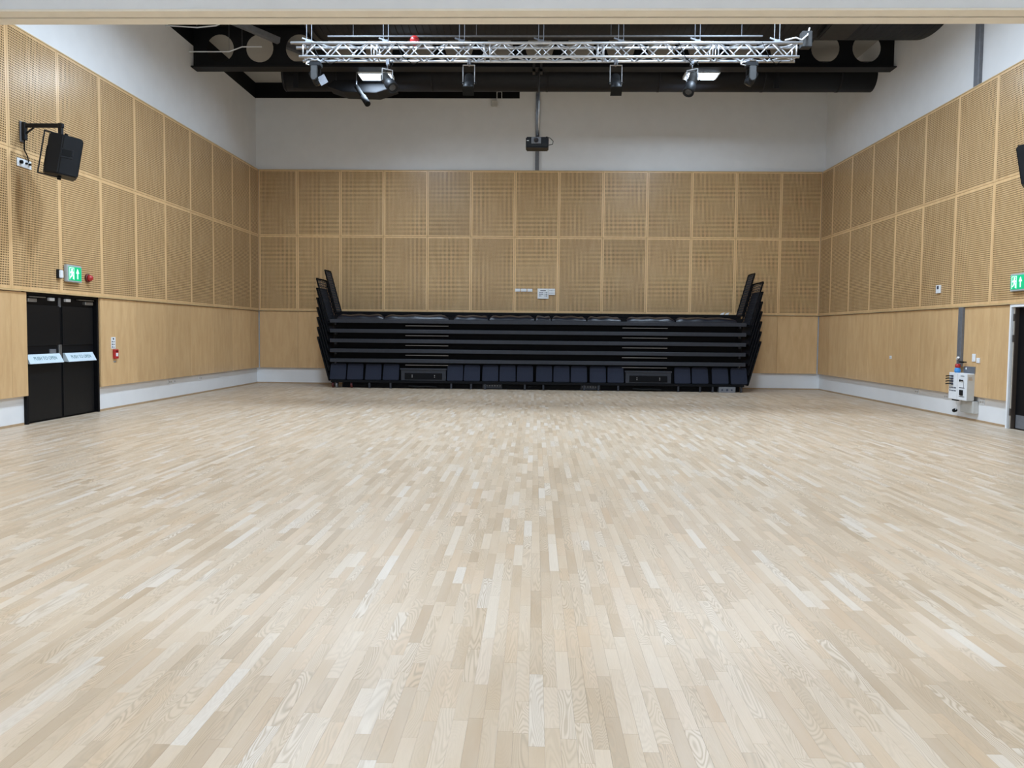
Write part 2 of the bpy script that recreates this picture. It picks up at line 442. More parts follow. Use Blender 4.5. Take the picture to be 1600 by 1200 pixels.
for a, b in edges(XL + .003, XR - .003, linB):
    for z0, z1 in ((Z_PAN0, Z_PANM), (Z_PANM, Z_PAN1)): panel(wall_back, 'acoustic_panel', 'B', a, b, z0, z1, True)
    panel(wall_back, 'plywood_panel', 'B', a, b, Z_PLY0, Z_PAN0 - .03, False)
for wall, side, lins, d0, d1 in ((wall_left, 'L', linL, DL0, DL1), (wall_right, 'R', linR, DR0, DR1)):
    for a, b in edges(BULK1 + .02, YB, lins):
        for z0, z1 in ((Z_PAN0, Z_PANM), (Z_PANM, Z_PAN1)): panel(wall, 'acoustic_panel', side, a, b, z0, z1, True)
        for aa, bb in ((a, min(b, d0)), (max(a, d1), b)):
            if bb - aa > 0.03: panel(wall, 'plywood_panel', side, aa, bb, Z_PLY0, Z_PAN0 - .03, False)
# ledge strips under the acoustic panels
for nm, args, lab in (('trim_2', (XL - .03, XL + .012, BULK1 + .02, YB - .012, Z_PAN0 - .022, Z_PAN0), 'thin timber ledge over the black double doors'),
                      ('trim_3', (XR - .012, XR + .03, BULK1 + .02, YB - .012, Z_PAN0 - .022, Z_PAN0), 'thin timber ledge over the grey trunking and the framed door'),
                      ('trim_4', (XL + .012, XR - .012, YB - .012, YB + .03, Z_PAN0 - .022, Z_PAN0), 'thin timber ledge behind the folded seating')):
    struct(nm, B(*args), 'railwood', lab, 'trim', 0.002)
# small bead on top of the panels
for nm, args, lab in (('trim_5', (XL - REC, XL + .004, BULK1 + .02, YB - .004, Z_PAN1 + .001, Z_PAN1 + .022), 'timber cap on the panels above the double doors'),
                      ('trim_6', (XR - .004, XR + REC, BULK1 + .02, YB - .004, Z_PAN1 + .001, Z_PAN1 + .022), 'timber cap on the panels above the framed door'),
                      ('trim_7', (XL + .004, XR - .004, YB - .004, YB + REC, Z_PAN1 + .001, Z_PAN1 + .022), 'timber cap on the end wall panels')):
    struct(nm, B(*args), 'railwood', lab, 'trim', 0.002)

# ------------------------------------------------------------------ black double doors (left wall)
d1 = thing('door_1', 'black double doors with pale push to open pads', 'door', (XL - REC, (DL0 + DL1) / 2, 0), kind='structure')
xf = XL - REC
fr = MB(); fr.box(xf - .14, xf + .05, DL0 + .002, DL0 + .05, 0, DLZ).box(xf - .14, xf + .05, DL1 - .05, DL1 - .002, 0, DLZ).box(xf - .14, xf + .05, DL0 + .05, DL1 - .05, DLZ - .05, DLZ - .002)
obj('door_frame', fr, 'door', d1, 0.003)
mid = (DL0 + DL1) / 2
for q, (a, b) in enumerate(((DL0 + .055, mid - .004), (mid + .004, DL1 - .055))):
    leaf = obj('door_leaf', B(xf - .075, xf - .025, a, b, 0.008, DLZ - .055), 'door', d1, 0.002)
    up = obj('upper_panel', B(xf - .03, xf - .008, a + .03, b - .04, 1.235, 1.885), 'doorpanel', leaf, 0.003)
    lo = obj('lower_panel', B(xf - .03, xf - .008, a + .02, b - .03, 0.03, 0.925), 'doorpanel', leaf, 0.003)
    # closer at the head
    cl = MB().box(xf - .03, xf + .03, *((a + .06, a + .28) if q == 0 else (b - .32, b - .08)), 1.93, 1.985)
    obj('closer', cl, 'steel', leaf, 0.006)
    ya, yb = ((a + .08, a + .50) if q == 0 else (b - .52, b - .06))
    obj('closer_arm', MB().box(xf - .02, xf + .035, ya, yb, 2.005, 2.02), 'steel', leaf, 0.003)
    yy = (b - .34) if q == 0 else (a + .10)
    obj('contact_box', B(xf - .03, xf + .02, yy, yy + .13, 1.965, 2.015), 'white', leaf, 0.005)
    # push pad: a wedge leaning out at its lower edge
    pa, pb = ((a + .0, b - .09) if q == 0 else (a + .04, b - .09))
    pad = obj('push_pad', MB().prism([(xf - .028, .955), (xf + .085, .945), (xf + .085, .955), (xf + .012, 1.095), (xf - .028, 1.095)], 'y', pa, pb).xform(Matrix.Identity(4)), 'padblue', leaf, 0.004)
    # frame of the sloping face: x' runs along +Y (to the right when facing the door), y' up the slope
    sl = Vector((xf + .012, 0, 1.095)) - Vector((xf + .085, 0, .955)); sl.normalize()
    ex = Vector((0, 1, 0)); nz_ = ex.cross(sl)
    cpt = Vector((xf + .0485, (pa + pb) / 2, 1.025)) + nz_ * .002
    Mt = Matrix((( ex.x, sl.x, nz_.x, cpt.x), (ex.y, sl.y, nz_.y, cpt.y), (ex.z, sl.z, nz_.z, cpt.z), (0, 0, 0, 1)))
    text_mesh('lettering', 'PUSH TO OPEN', 0.085, 'textgreen', leaf, Mt)
    bar = MB().box(xf - .03, xf + .0, *((b - .085, b - .01) if q == 0 else (a + .003, a + .035)), 0.95, 1.24)
    if q == 0: obj('meeting_plate', bar, 'steel', leaf, 0.003); obj('top_plate', B(xf - .03, xf - .01, b - .06, b, 1.87, 2.03), 'galv', leaf, 0.003); obj('latch_case', B(xf - .03, xf - .005, b - .32, b - .16, 1.10, 1.17), 'galv', leaf, 0.004)

# ------------------------------------------------------------------ door on the right wall
d2 = thing('door_2', 'dark door in a white frame beside the white power box', 'door', (XR + REC, (DR0 + DR1) / 2, 0), kind='structure')
xf = XR + REC
fr = MB(); fr.box(xf - .10, xf + .14, DR1 - .045, DR1 - .002, 0, DRZ).box(xf - .10, xf + .14, DR0 + .002, DR0 + .045, 0, DRZ).box(xf - .10, xf + .14, DR0 + .045, DR1 - .045, DRZ - .06, DRZ - .002)
obj('door_frame', fr, 'white', d2, 0.003)
obj('door_stop', MB().box(xf - .06, xf + .10, DR1 - .10, DR1 - .048, 0.005, DRZ - .062).box(xf - .06, xf + .1, DR0 + .048, DR0 + .1, 0.005, DRZ - .062), 'brownframe', d2, 0.003)
obj('seal_strip', B(xf - .066, xf - .059, DR1 - .085, DR1 - .066, 0.01, DRZ - .065), 'creamstrip', d2)
leaf = obj('door_leaf', B(xf + .0, xf + .045, DR0 + .105, DR1 - .105, 0.008, DRZ - .065), 'door', d2, 0.002)
obj('kick_plate', B(xf - .003, xf + .001, DR0 + .13, DR1 - .13, 0.02, 0.24), 'galv', leaf, 0.001)
for z in (0.22, 1.45, 1.80): obj('hinge', B(xf - .075, xf - .058, DR1 - .098, DR1 - .06, z, z + .12), 'brownframe', d2, 0.002)

# ------------------------------------------------------------------ roof steel and ducts
bm_ = thing('steel_beam', 'black steel beam with a row of round holes below the deck', 'beam', (0, 18.2, 7.55))
def web_with_holes():
    m = MB(); zc, r = 8.02, 0.318; z0, z1 = 7.575, 8.47; nseg = 24; p = 0.923
    hx = [-7.35 + p * k for k in range(17)]
    xs = [XL - REC] + [(a + b) / 2 for a, b in zip(hx[:-1], hx[1:])] + [XR + REC]
    for yy in (18.193, 18.207):
        for k, h in enumerate(hx):
            a, b = xs[k], xs[k + 1]
            i = len(m.v)
            for j in range(nseg):
                an = 2 * PI * (j + .5) / nseg; c, s = math.cos(an), math.sin(an)
                m.v.append((h + r * c, yy, zc + r * s))
            for j in range(nseg):
                an = 2 * PI * (j + .5) / nseg; c, s = math.cos(an), math.sin(an)
                ts = []
                if c > 1e-9: ts.append((b - h) / c)
                if c < -1e-9: ts.append((a - h) / c)
                if s > 1e-9: ts.append((z1 - zc) / s)
                if s < -1e-9: ts.append((z0 - zc) / s)
                t_ = min(ts); m.v.append((h + t_ * c, yy, zc + t_ * s))
            for j in range(nseg):
                m.f.append((i + j, i + (j + 1) % nseg, i + nseg + (j + 1) % nseg, i + nseg + j))
            # square corners
            for cxn, czn in ((b, z1), (a, z1), (a, z0), (b, z0)):
                an = math.atan2(czn - zc, cxn - h) % (2 * PI); j = int((an / (2 * PI) * nseg - .5) // 1) % nseg
                m.v.append((cxn, yy, czn)); m.f.append((i + nseg + j, i + nseg + (j + 1) % nseg, len(m.v) - 1))
    return m
obj('web', web_with_holes(), 'beam', bm_)
obj('bottom_flange', B(XL - REC, XR + REC, 18.03, 18.37, 7.545, 7.575), 'beam', bm_, 0.004)
obj('top_flange', B(XL - REC, XR + REC, 18.03, 18.37, 8.47, 8.505), 'beam', bm_, 0.004)
# big ribbed oval duct in front of the beam
def oval(c, a, b, tilt, n=40):
    out = []
    for k in range(n):
        t_ = 2 * PI * k / n; u, v = a * math.cos(t_), b * math.sin(t_)
        out.append((c[0] + u * math.cos(tilt) - v * math.sin(tilt), c[1] + u * math.sin(tilt) + v * math.cos(tilt)))
    return out
du = thing('oval_duct', 'wide charcoal ribbed duct crossing above the lighting truss', 'duct', (1.5, 16.65, 7.65))
pr_ = oval((16.62, 8.07), 0.98, 0.37, 0.12)
obj('duct_body', MB().prism(pr_, 'x', -4.68, XR + REC - .003), 'duct', du, smooth=True)
rb = MB()
for k in range(90): rb.prism(oval((16.62, 8.07), 0.983, 0.373, 0.12, 28), 'x', -4.6 + k * .14, -4.6 + k * .14 + .02)
tag(obj('spiral_rib', rb, 'duct', du), kind='stuff')
obj('damper_box', B(5.75, 6.35, 15.75, 16.6, 7.62, 8.2), 'ductgrey', du, 0.02)
obj('end_collar', MB().prism(oval((16.62, 8.07), 1.01, 0.40, 0.12), 'x', -4.74, -4.62), 'ductgrey', du)
d2u = thing('round_duct', 'black round duct running behind the steel beam', 'duct', (1, 19.35, 7.4))
obj('duct_body', MB().tube((-6.2, 19.35, 7.755), (XR + REC, 19.35, 7.755), 0.35, 32), 'duct', d2u, smooth=True)
for x in (-6.2, -4.9, -2.6, 0.2, 2.9, 5.4, 7.2): obj('duct_band', MB().tube((x, 19.35, 7.755), (x + .05, 19.35, 7.755), 0.356, 32), 'duct', d2u, smooth=True)
obj('branch_hood', MB().prism([(-5.1, 7.43), (-4.7, 7.30), (-3.9, 7.28), (-3.45, 7.43), (-3.6, 7.6), (-4.9, 7.6)], 'y', 19.05, 19.65), 'beam', d2u, 0.01)
for x in (-5.9, 5.6): obj('support_strap', B(x, x + .12, 18.99, 19.01, 7.37, 7.9), 'duct', d2u)
sp = thing('pipe_stub', 'dark tube hanging obliquely below the round duct', 'pipe', (-4.15, 18.75, 6.87))
obj('tube_body', MB().tube((-4.33, 18.85, 7.36), (-4.0, 18.55, 6.87), 0.055, 16), 'rubber', sp, smooth=True)
obj('end_sleeve', MB().tube((-4.13, 18.668, 7.063), (-3.99, 18.541, 6.855), 0.072, 16), 'rubber', sp, smooth=True)
obj('hanger_rod', MB().tube((-4.33, 18.85, 7.36), (-4.33, 18.85, 8.5), 0.012, 8), 'galv', sp)
# roof bracing and small services seen through the holes
for nm, a, b, lab in (('roof_brace', (-6.95, 17.0, 8.32), (-5.9, 17.96, 8.1), 'grey diagonal roof brace in front of the beam'),
                      ('roof_brace', (-6.1, 18.6, 8.3), (-4.6, 21.6, 8.42), 'grey diagonal roof brace behind the beam near the double doors'),
                      ('roof_brace', (6.1, 18.5, 8.0), (7.3, 21.0, 8.42), 'dark diagonal roof brace behind the beam near the framed door')):
    t_ = thing(nm, lab, 'brace', a, 'diagonal roof braces')
    obj('brace_bar', MB().quadbar(a, b, 0.13), 'galv', t_, 0.004)
    obj('end_plate', MB().quadbar(Vector(a) - Vector((.0, .0, .02)), Vector(a) + (Vector(b) - Vector(a)).normalized() * .16, 0.16), 'galv', t_, 0.004)
for pts, lab in (([(XL - .09, 16.8, 8.0), (-7.2, 16.6, 7.88), (-6.75, 16.5, 7.88), (-6.5, 16.5, 7.99), (-4.75, 16.5, 8.0)], 'thin white conduit bent along the deck by the oval duct'),
                 ([(XL - .09, 17.96, 7.86), (-7.05, 17.96, 7.86), (-6.75, 17.96, 7.97), (-6.3, 17.96, 7.97)], 'thin white conduit bent across the beam holes')):
    t_ = thing('conduit', lab, 'conduit', pts[0])
    obj('pipe_run', MB().path(pts, 0.014, 8), 'white', t_)
    for q in pts[1:-1]: obj('hanger', MB().tube(q, (q[0], q[1], 8.5), 0.005, 6), 'galv', t_)

# ------------------------------------------------------------------ LED panels (the lamps of the place)
def led_panel(name, x, y, z, wx, wy, mat, label, group, drop, split=False):
    t_ = thing(name, label, 'light', (x, y, z), group)
    h = obj('housing', B(x - wx/2 - .03, x + wx/2 + .03, y - wy/2 - .03, y + wy/2 + .03, z + .012, z + .085), 'white', t_, 0.006)
    if split:
        for s in (-1, 1): obj('diffuser', B(x + s * wx/4 - wx/4 + .02, x + s * wx/4 + wx/4 - .02, y - wy/2, y + wy/2, z, z + .013), mat, t_)
    else: obj('diffuser', B(x - wx/2, x + wx/2, y - wy/2, y + wy/2, z, z + .013), mat, t_)
    if drop:
        for s in (-1, 1): obj('suspension_wire', MB().tube((x + s * wx * .4, y, z + .08), (x + s * wx * .4, y, drop), 0.006, 6), 'galv', t_)
    return t_
led_panel('high_bay_light', -3.81, 18.63, 7.50, 0.72, 0.42, 'led_back', 'glaring white LED panel under the beam near the oblique tube', 'high bay LED panels', 8.5)
led_panel('high_bay_light', 3.81, 18.63, 7.52, 0.72, 0.42, 'led_back', 'glaring white split LED panel under the beam away from the oblique tube', 'high bay LED panels', 8.5, True)
def hall_lamp(x, y, z, wx, wy, k=1.0, spread=160):
    """the lamp's own light: a lensed high bay that throws little light sideways"""
    la = bpy.data.lights.new('high_bay_lamp', 'AREA'); la.shape = 'RECTANGLE'; la.size = wx; la.size_y = wy
    la.energy = LED_HALL_W * k; la.color = LED_COL; la.spread = math.radians(spread)
    o = bpy.data.objects.new('high_bay_lamp', la); COL.objects.link(o); o.location = (x, y, z - .004)
for x in (-3.8, 3.8):
    hall_lamp(x, 18.63, 7.50 if x < 0 else 7.52, 0.72, 0.42, 0.34, 180)
    for y in (11.2, 13.45):
        led_panel('high_bay_light', x, y, 8.2, 0.72, 0.42, 'led_front', 'LED panel hung out of sight between bulkhead and lighting truss', 'LED panels behind the bulkhead', 8.5)
        hall_lamp(x, y, 8.2, 0.72, 0.42)
for x in (-5, 0, 5):
    for y in (-2.0, 3.2):
        led_panel('ceiling_panel_light', x, y, Z_LOW - .09, 1.2, 0.6, 'led_near', 'LED panel on the lower ceiling before the bulkhead', 'lower ceiling LED panels', 0)

# ------------------------------------------------------------------ lighting truss
TX0, TX1, TY0, TY1, TZ0, TZ1 = -4.36, 4.60, 14.0, 14.24, 6.375, 6.612
tr = thing('lighting_truss', 'silver lattice lighting truss hung below the roof', 'truss', (0.1, 14.12, TZ0))
for y in (TY0, TY1):
    for z in (TZ0, TZ1):
        xa = TX0 if (y, z) != (TY0, TZ1) else TX0 - .03
        obj('chord', MB().tube((xa + (.12 if z == TZ0 else 0), y, z), (TX1 - (.05 if z == TZ0 else 0), y, z), 0.025, 14), 'alu', tr, smooth=True)
step = 0.235
def lattice(face, flip):
    if face == 'f0': P = lambda x, u: (x, TY0, TZ0 + (TZ1 - TZ0) * u)
    elif face == 'f1': P = lambda x, u: (x, TY1, TZ0 + (TZ1 - TZ0) * u)
    elif face == 'b': P = lambda x, u: (x, TY0 + (TY1 - TY0) * u, TZ0)
    else: P = lambda x, u: (x, TY0 + (TY1 - TY0) * u, TZ1)
    x = TX0 + .2; k = flip; cache = {}
    while x + step < TX1 - .05:
        key = k % 2
        if key not in cache:
            m = MB().tube(P(0, key), P(step, 1 - key), 0.011, 8)
            o = obj('lattice_bar', m, 'alu', tr, smooth=True); cache[key] = o; base = o
            o.location.x = x
        else:
            o = cache[key].copy(); COL.objects.link(o); o.location.x = x
        x += step; k += 1
lattice('f0', 0); lattice('f1', 1); lattice('b', 0); lattice('t', 1)
for x in (TX0 + .19, -2.95, -2.85, -.95, -.85, 1.05, 1.15, 3.05, 3.15, TX1 - .1):
    for y in (TY0, TY1): obj('section_post', MB().tube((x, y, TZ0), (x, y, TZ1), 0.012, 8), 'alu', tr, smooth=True)
    for z in (TZ0, TZ1): obj('section_post', MB().tube((x, TY0, z), (x, TY1, z), 0.012, 8), 'alu', tr, smooth=True)
for x in (-4.1, -2.72, -1.36, 0.045, 1.456, 2.80, 4.19):
    hg = obj('hanger_clamp', MB().box(x - .05, x + .05, 14.07, 14.17, 6.63, 6.70).quadbar((x - .12, 14.12, 6.74), (x + .10, 14.12, 6.665), .026), 'galv', tr, 0.003)
    for dx in (-.04, .05): obj('suspension_rod', MB().tube((x + dx, 14.12, 6.68), (x + dx, 14.12, 8.5), 0.006, 6), 'galv', hg)
obj('end_box', B(4.66, 4.84, 14.2, 14.36, 6.62, 6.9), 'ductgrey', tr, 0.01)
obj('end_cable', MB().path([(4.3, 14.0, 6.66), (4.5, 14.05, 6.72), (4.62, 14.1, 6.70), (4.75, 14.2, 6.82), (4.80, 14.25, 6.96)], 0.012, 8), 'white', tr)
for x, dz in ((-4.0, 0), (-2.5, 1), (2.45, 1), (3.9, 0)):
    obj('drape_cable', MB().path([(x, 13.97, TZ1), (x + .05, 13.95, 6.5), (x + .12, 13.96, TZ0 - .02), (x + .28, 14.1, TZ0 - .1), (x + .40, 14.2, TZ0)], 0.007, 6), 'rubber', tr)
# strut channel behind the truss
st = thing('strut_rail', 'thin grey strut rail hung behind the lighting truss', 'rail', (0, 15.4, 7.16))
obj('channel', B(-4.1, 4.3, 15.38, 15.42, 7.235, 7.26), 'galv', st, 0.003)
for x in (-3.6, -1.2, 1.4, 3.9): obj('drop_rod', MB().tube((x, 15.4, 7.26), (x, 15.4, 8.505), 0.006, 6), 'galv', st)
rbl = thing('red_ball', 'red ball lodged on top of the lighting truss', 'ball', (-2.2, 14.12, 6.63))
bmB = bmesh.new(); bmesh.ops.create_uvsphere(bmB, u_segments=20, v_segments=12, radius=0.085)
meB = bpy.data.meshes.new('ball_skin')
for f in bmB.faces: f.smooth = True
bmB.to_mesh(meB); bmB.free(); meB.materials.append(MAT['red']); oB = bpy.data.objects.new('ball_skin', meB); COL.objects.link(oB); oB.parent = rbl; oB.location = (0, 0, .068)
obj('seam_band', MB().lathe((-2.2, 14.12, 6.698), (0.2, .3, 1), [(-.006, .0845), (-.004, .0862), (.004, .0862), (.006, .0845)], 20), 'darkred', rbl, smooth=True)

# ------------------------------------------------------------------ stage lamps on the truss
def fresnel(x, label, aim=(0, -.55, -.83), body='plast'):
    t_ = thing('stage_lamp', label, 'stage lamp', (x, 14.12, TZ0 - .08), 'stage lamps on the truss')
    z = TZ0
    obj('hook_clamp', MB().box(x - .03, x + .03, 14.20, 14.28, z - .07, z + .03).box(x - .012, x + .012, 14.1, 14.26, z - .09, z - .06), 'galv', t_, 0.004)
    y = 14.18
    yk = MB().box(x - .11, x + .11, y - .02, y + .02, z - .095, z - .083).box(x - .11, x - .098, y - .02, y + .02, z - .42, z - .083).box(x + .098, x + .11, y - .02, y + .02, z - .42, z - .083)
    obj('yoke', yk, 'alu', t_, 0.002)
    d = Vector(aim).normalized(); c = Vector((x, y, z - .40))
    b_ = obj('lamp_body', MB().lathe(c, d, [(-.19, .05), (-.17, .078), (.05, .088), (.07, .095), (.20, .095), (.205, .085), (.19, .08)], 20), body, t_, smooth=True)
    obj('lens', MB().lathe(c, d, [(.185, .079), (.192, .06), (.196, .02)], 20), 'lens', b_, smooth=True)
    for s in (-1, 1): obj('tilt_knob', MB().tube((x + s * .09, y, z - .40), (x + s * .14, y, z - .40), 0.022, 10), 'rubber', b_)
    obj('gel_frame', MB().box(-.1, .1, -.1, .1, 0, .008).xform(Matrix.Translation(c + d * .205) @ d.to_track_quat('Z', 'Y').to_matrix().to_4x4()), 'rubber', b_)
    return t_
fresnel(-1.235, 'black lamp on a silver yoke, third along the truss from the red-ball end')
fresnel(1.39, 'black lamp on a silver yoke, third along the truss from the end box')
def profile_spot(x, label, aim, dz=.26):
    t_ = thing('profile_spot', label, 'stage lamp', (x, 14.12, TZ0 - .08), 'stage lamps on the truss')
    z = TZ0; y = 14.18
    obj('hook_clamp', MB().box(x - .03, x + .03, 14.20, 14.28, z - .07, z + .03).tube((x, 14.2, z - .06), (x, 14.2, z - .16), .012, 8), 'galv', t_, 0.003)
    d = Vector(aim).normalized(); c = Vector((x, y, z - .16 - .2))
    side = d.cross(Vector((0, 0, 1))).normalized()
    yk = MB()
    yk.quadbar(c + side * .1 + Vector((0, 0, .2)), c - side * .1 + Vector((0, 0, .2)), .016)
    for s in (-1, 1): yk.quadbar(c + side * .1 * s + Vector((0, 0, .2)), c + side * .1 * s, .016)
    obj('yoke', yk, 'alu', t_)
    b_ = obj('lamp_body', MB().lathe(c, d, [(-.17, .05), (-.15, .085), (.0, .09), (.04, .07), (.10, .07)], 18), 'ductgrey', t_, smooth=True)
    obj('lens_tube', MB().lathe(c, d, [(.09, .085), (.11, .1), (.30, .1), (.302, .09), (.285, .085)], 20), 'plast', b_, smooth=True)
    obj('lens', MB().lathe(c, d, [(.28, .085), (.288, .05), (.291, .01)], 20), 'lens', b_, smooth=True)
    obj('power_cable', MB().path([c - d * .16, c - d * .2 + Vector((.05, 0, .08)), Vector((x + .1, y, z - .08)), Vector((x + .08, 14.2, z))], .007, 6), 'rubber', b_)
profile_spot(-2.70, 'lamp with a dark round snout beside the oblique tube', (.45, -.62, -.62))
profile_spot(2.74, 'lamp with a dark square-cut snout below the truss, second from the end box', (-.30, -.45, -.80))
def moving_head(x, label, mir):
    t_ = thing('moving_head_lamp', label, 'stage lamp', (x, 14.12, TZ0 - .1), 'stage lamps on the truss')
    z = TZ0; y = 14.14
    obj('clamp_plate', MB().box(x - .06, x + .06, y - .1, y + .12, z - .055, z - .03).box(x - .03, x + .03, 14.2, 14.28, z - .03, z + .03), 'alu', t_, 0.004)
    obj('base_box', B(x - .10, x + .10, y - .09, y + .09, z - .14, z - .055), 'plast', t_, 0.012)
    obj('yoke_arm', MB().prism([(x - .06, z - .14), (x + .06, z - .14), (x + .055, z - .36), (x + .02, z - .40), (x - .03, z - .40), (x - .06, z - .36)], 'y', y - .13, y - .085), 'ductgrey', t_, 0.01)
    obj('yoke_arm', MB().prism([(x - .06, z - .14), (x + .06, z - .14), (x + .055, z - .36), (x + .02, z - .40), (x - .03, z - .40), (x - .06, z - .36)], 'y', y + .085, y + .13), 'ductgrey', t_, 0.01)
    d = Vector((mir * .45, .1, -.85)).normalized(); c = Vector((x, y, z - .33))
    h = obj('lamp_head', MB().lathe(c, d, [(-.14, .04), (-.12, .078), (.06, .082), (.12, .07), (.122, .06)], 18), 'plast', t_, smooth=True)
    obj('lens', MB().lathe(c, d, [(.115, .062), (.125, .03), (.127, .01)], 18), 'lens', h, smooth=True)
    bd = MB().box(-.07, .07, -.004, .004, 0, .16).xform(Matrix.Translation(c + Vector((mir * .10, -.06, .02))) @ Matrix.Rotation(mir * -.5 + PI, 4, 'Y'))
    if mir > 0: obj('barn_door', bd, 'galv', t_)
    obj('cable_tail', MB().path([(x - .1, y, z - .1), (x - .18, y, z - .08), (x - .17, y + .05, z - .03), (x - .05, y + .1, z)], .01, 6), 'white', t_)
moving_head(-3.98, 'lamp head with a bright metal flap at the red-ball end of the truss', 1)
moving_head(3.765, 'lamp head with pale arms nearest the end box of the truss', -1)

# ------------------------------------------------------------------ projector on its pole, trunking, sensor
pj = thing('projector', 'black projector hung on a steel pole under the beam', 'projector', (0.0, 18.2, 5.74))
obj('body', B(-.255, .265, 18.02, 18.42, 5.745, 5.985), 'plast', pj, 0.02)
pl = obj('lens_plate', B(-.13, .09, 18.0, 18.025, 5.83, 5.975), 'galv', pj, 0.005)
obj('lens', MB().lathe((-.02, 18.01, 5.90), (0, -1, 0), [(0, .055), (.05, .052), (.052, .04), (.035, .03)], 20), 'lens', pl, smooth=True)
obj('status_light', B(-.235, -.185, 18.015, 18.022, 5.89, 5.905), 'white', pj)
obj('vent_grille', MB().box(.12, .24, 18.012, 18.022, 5.78, 5.785).box(.12, .24, 18.012, 18.022, 5.80, 5.805).box(.12, .24, 18.012, 18.022, 5.82, 5.825), 'ductgrey', pj)
obj('pole', MB().tube((.03, 18.2, 5.98), (.03, 18.2, 7.55), .022, 14), 'steel', pj, smooth=True)
obj('pole_sleeve', MB().tube((.0, 18.2, 6.05), (.0, 18.2, 7.0), .030, 14), 'galv', pj, smooth=True)
for x in (-.09, .075): obj('beam_clamp', MB().box(x - .03, x + .03, 18.0, 18.05, 7.44, 7.66).box(x - .03, x + .03, 18.0, 18.24, 7.44, 7.50), 'ductgrey', pj, 0.004)
obj('signal_cable', MB().path([(.16, 18.2, 5.99), (.22, 18.2, 6.03), (.30, 18.2, 6.0), (.37, 18.2, 5.93), (.36, 18.2, 5.86), (.27, 18.2, 5.84)], .008, 6), 'rubber', pj)
tk = thing('cable_trunking', 'grey trunking running up the end wall behind the projector', 'trunking', (0, YB + REC - .03, Z_PAN1))
obj('channel', B(-.045, .06, YB + .03, YB + REC - .002, Z_PAN1 + .024, 8.5), 'galv', tk, 0.003)
for z in (6.9, 7.7): obj('joint_cover', B(-.05, .065, YB + .025, YB + REC, z, z + .06), 'galv', tk, 0.002)
sn = thing('wall_sensor', 'small grey sensor box high on the end wall below the black band', 'sensor', (-1.2, YB + REC - .08, 7.84))
obj('sensor_body', B(-1.285, -1.12, YB + .0, YB + REC, 7.845, 8.005), 'greybox', sn, 0.008)
obj('bracket', MB().box(-1.145, -1.13, YB + .06, YB + REC, 8.0, 8.27).box(-1.01, -.995, YB + .06, YB + REC, 8.08, 8.27).box(-1.145, -.995, YB + .06, YB + REC, 8.255, 8.27), 'white', sn)
# wall plates above the seating
for k, (a, b) in enumerate(((-.567, -.424), (-.404, -.244), (-.224, -.080))):
    t_ = thing('switch_plate', ('blank white wall plate farthest from the printed notices', 'blank white wall plate in the middle of a row of three', 'blank white wall plate closest to the printed notices')[k], 'wall plate', ((a + b) / 2, YB - .02, 2.68), 'white plates above the seating')
    obj('plate', B(a, b, YB - .018, YB + .01, 2.683, 2.768), 'white', t_, 0.004)
    obj('insert', B(a + .025, b - .025, YB - .021, YB - .017, 2.70, 2.752), 'white', t_, 0.002)
def notice(name, label, a, b, z0, z1, rows, title):
    t_ = thing(name, label, 'notice', ((a + b) / 2, YB - .03, z0))
    s = obj('board', B(a, b, YB - .03, YB + .01, z0, z1), 'white', t_, 0.004)
    m = MB(); W_, H_ = b - a, z1 - z0
    if title: m.box(a + W_ * .25, a + W_ * .75, YB - .032, YB - .029, z1 - H_ * .24, z1 - H_ * .16)
    for z, segs in rows:
        for u0, u1 in segs: m.box(a + W_ * u0, a + W_ * u1, YB - .032, YB - .029, z0 + H_ * (z - .035), z0 + H_ * (z + .035))
    obj('printed_marks', m, 'ink', t_)
notice('control_notice', 'larger white notice with printed rows above the seating', .065, .376, 2.488, 2.775,
       [(z, ((.15, .28), (.30, .40), (.42, .52), (.64, .72), (.76, .88))) for z in (.60, .45)] + [(.28, ((.15, .25), (.27, .35), (.64, .72), (.76, .88)))], True)
notice('socket_notice', 'smaller white plate with two rows of black dots above the seating', .382, .557, 2.595, 2.775,
       [(z, tuple((u, u + .12) for u in (.1, .32, .54, .76))) for z in (.72, .30)], False)

# ------------------------------------------------------------------ folded retractable seating
SX0, SX1, SY = -5.47, 5.56, 20.70
seat = thing('retractable_seating', 'black folded retractable seating stand with navy tip-up seats', 'seating', (0.05, 21.3, 0))
obj('core_frame', MB().box(SX0 + .05, SX1 - .05, SY + .24, 22.05, .16, 1.95), 'seatdark', seat)
tiers = [.785, 1.048, 1.311, 1.574, 1.837]
for z in tiers:
    t_ = obj('tier_deck', B(SX0 + .03, SX1 - .03, SY + .06, 22.0, z - .035, z - .005), 'seatdark', seat)
    obj('tier_rail', MB().prism([(SY, z - .092), (SY + .05, z - .092), (SY + .05, z - .08), (SY + .012, z - .075), (SY + .012, z - .012), (SY + .06, z - .006), (SY + .06, z + .004), (SY + .006, z + .004), (SY, z - .004)], 'x', SX0, SX1), 'seatsteel', t_)
    for a, b in ((-3.46, -2.31), (2.33, 3.52)):
        obj('step_nosing', B(a, b, SY + .10, SY + .14, z - .168, z - .148), 'nosing', t_, 0.002)
    for xx in (SX0 + .10, SX1 - .16): obj('end_bracket', B(xx, xx + .05, SY + .09, SY + .25, z - .15, z - .10), 'seatsteel', t_, 0.004)
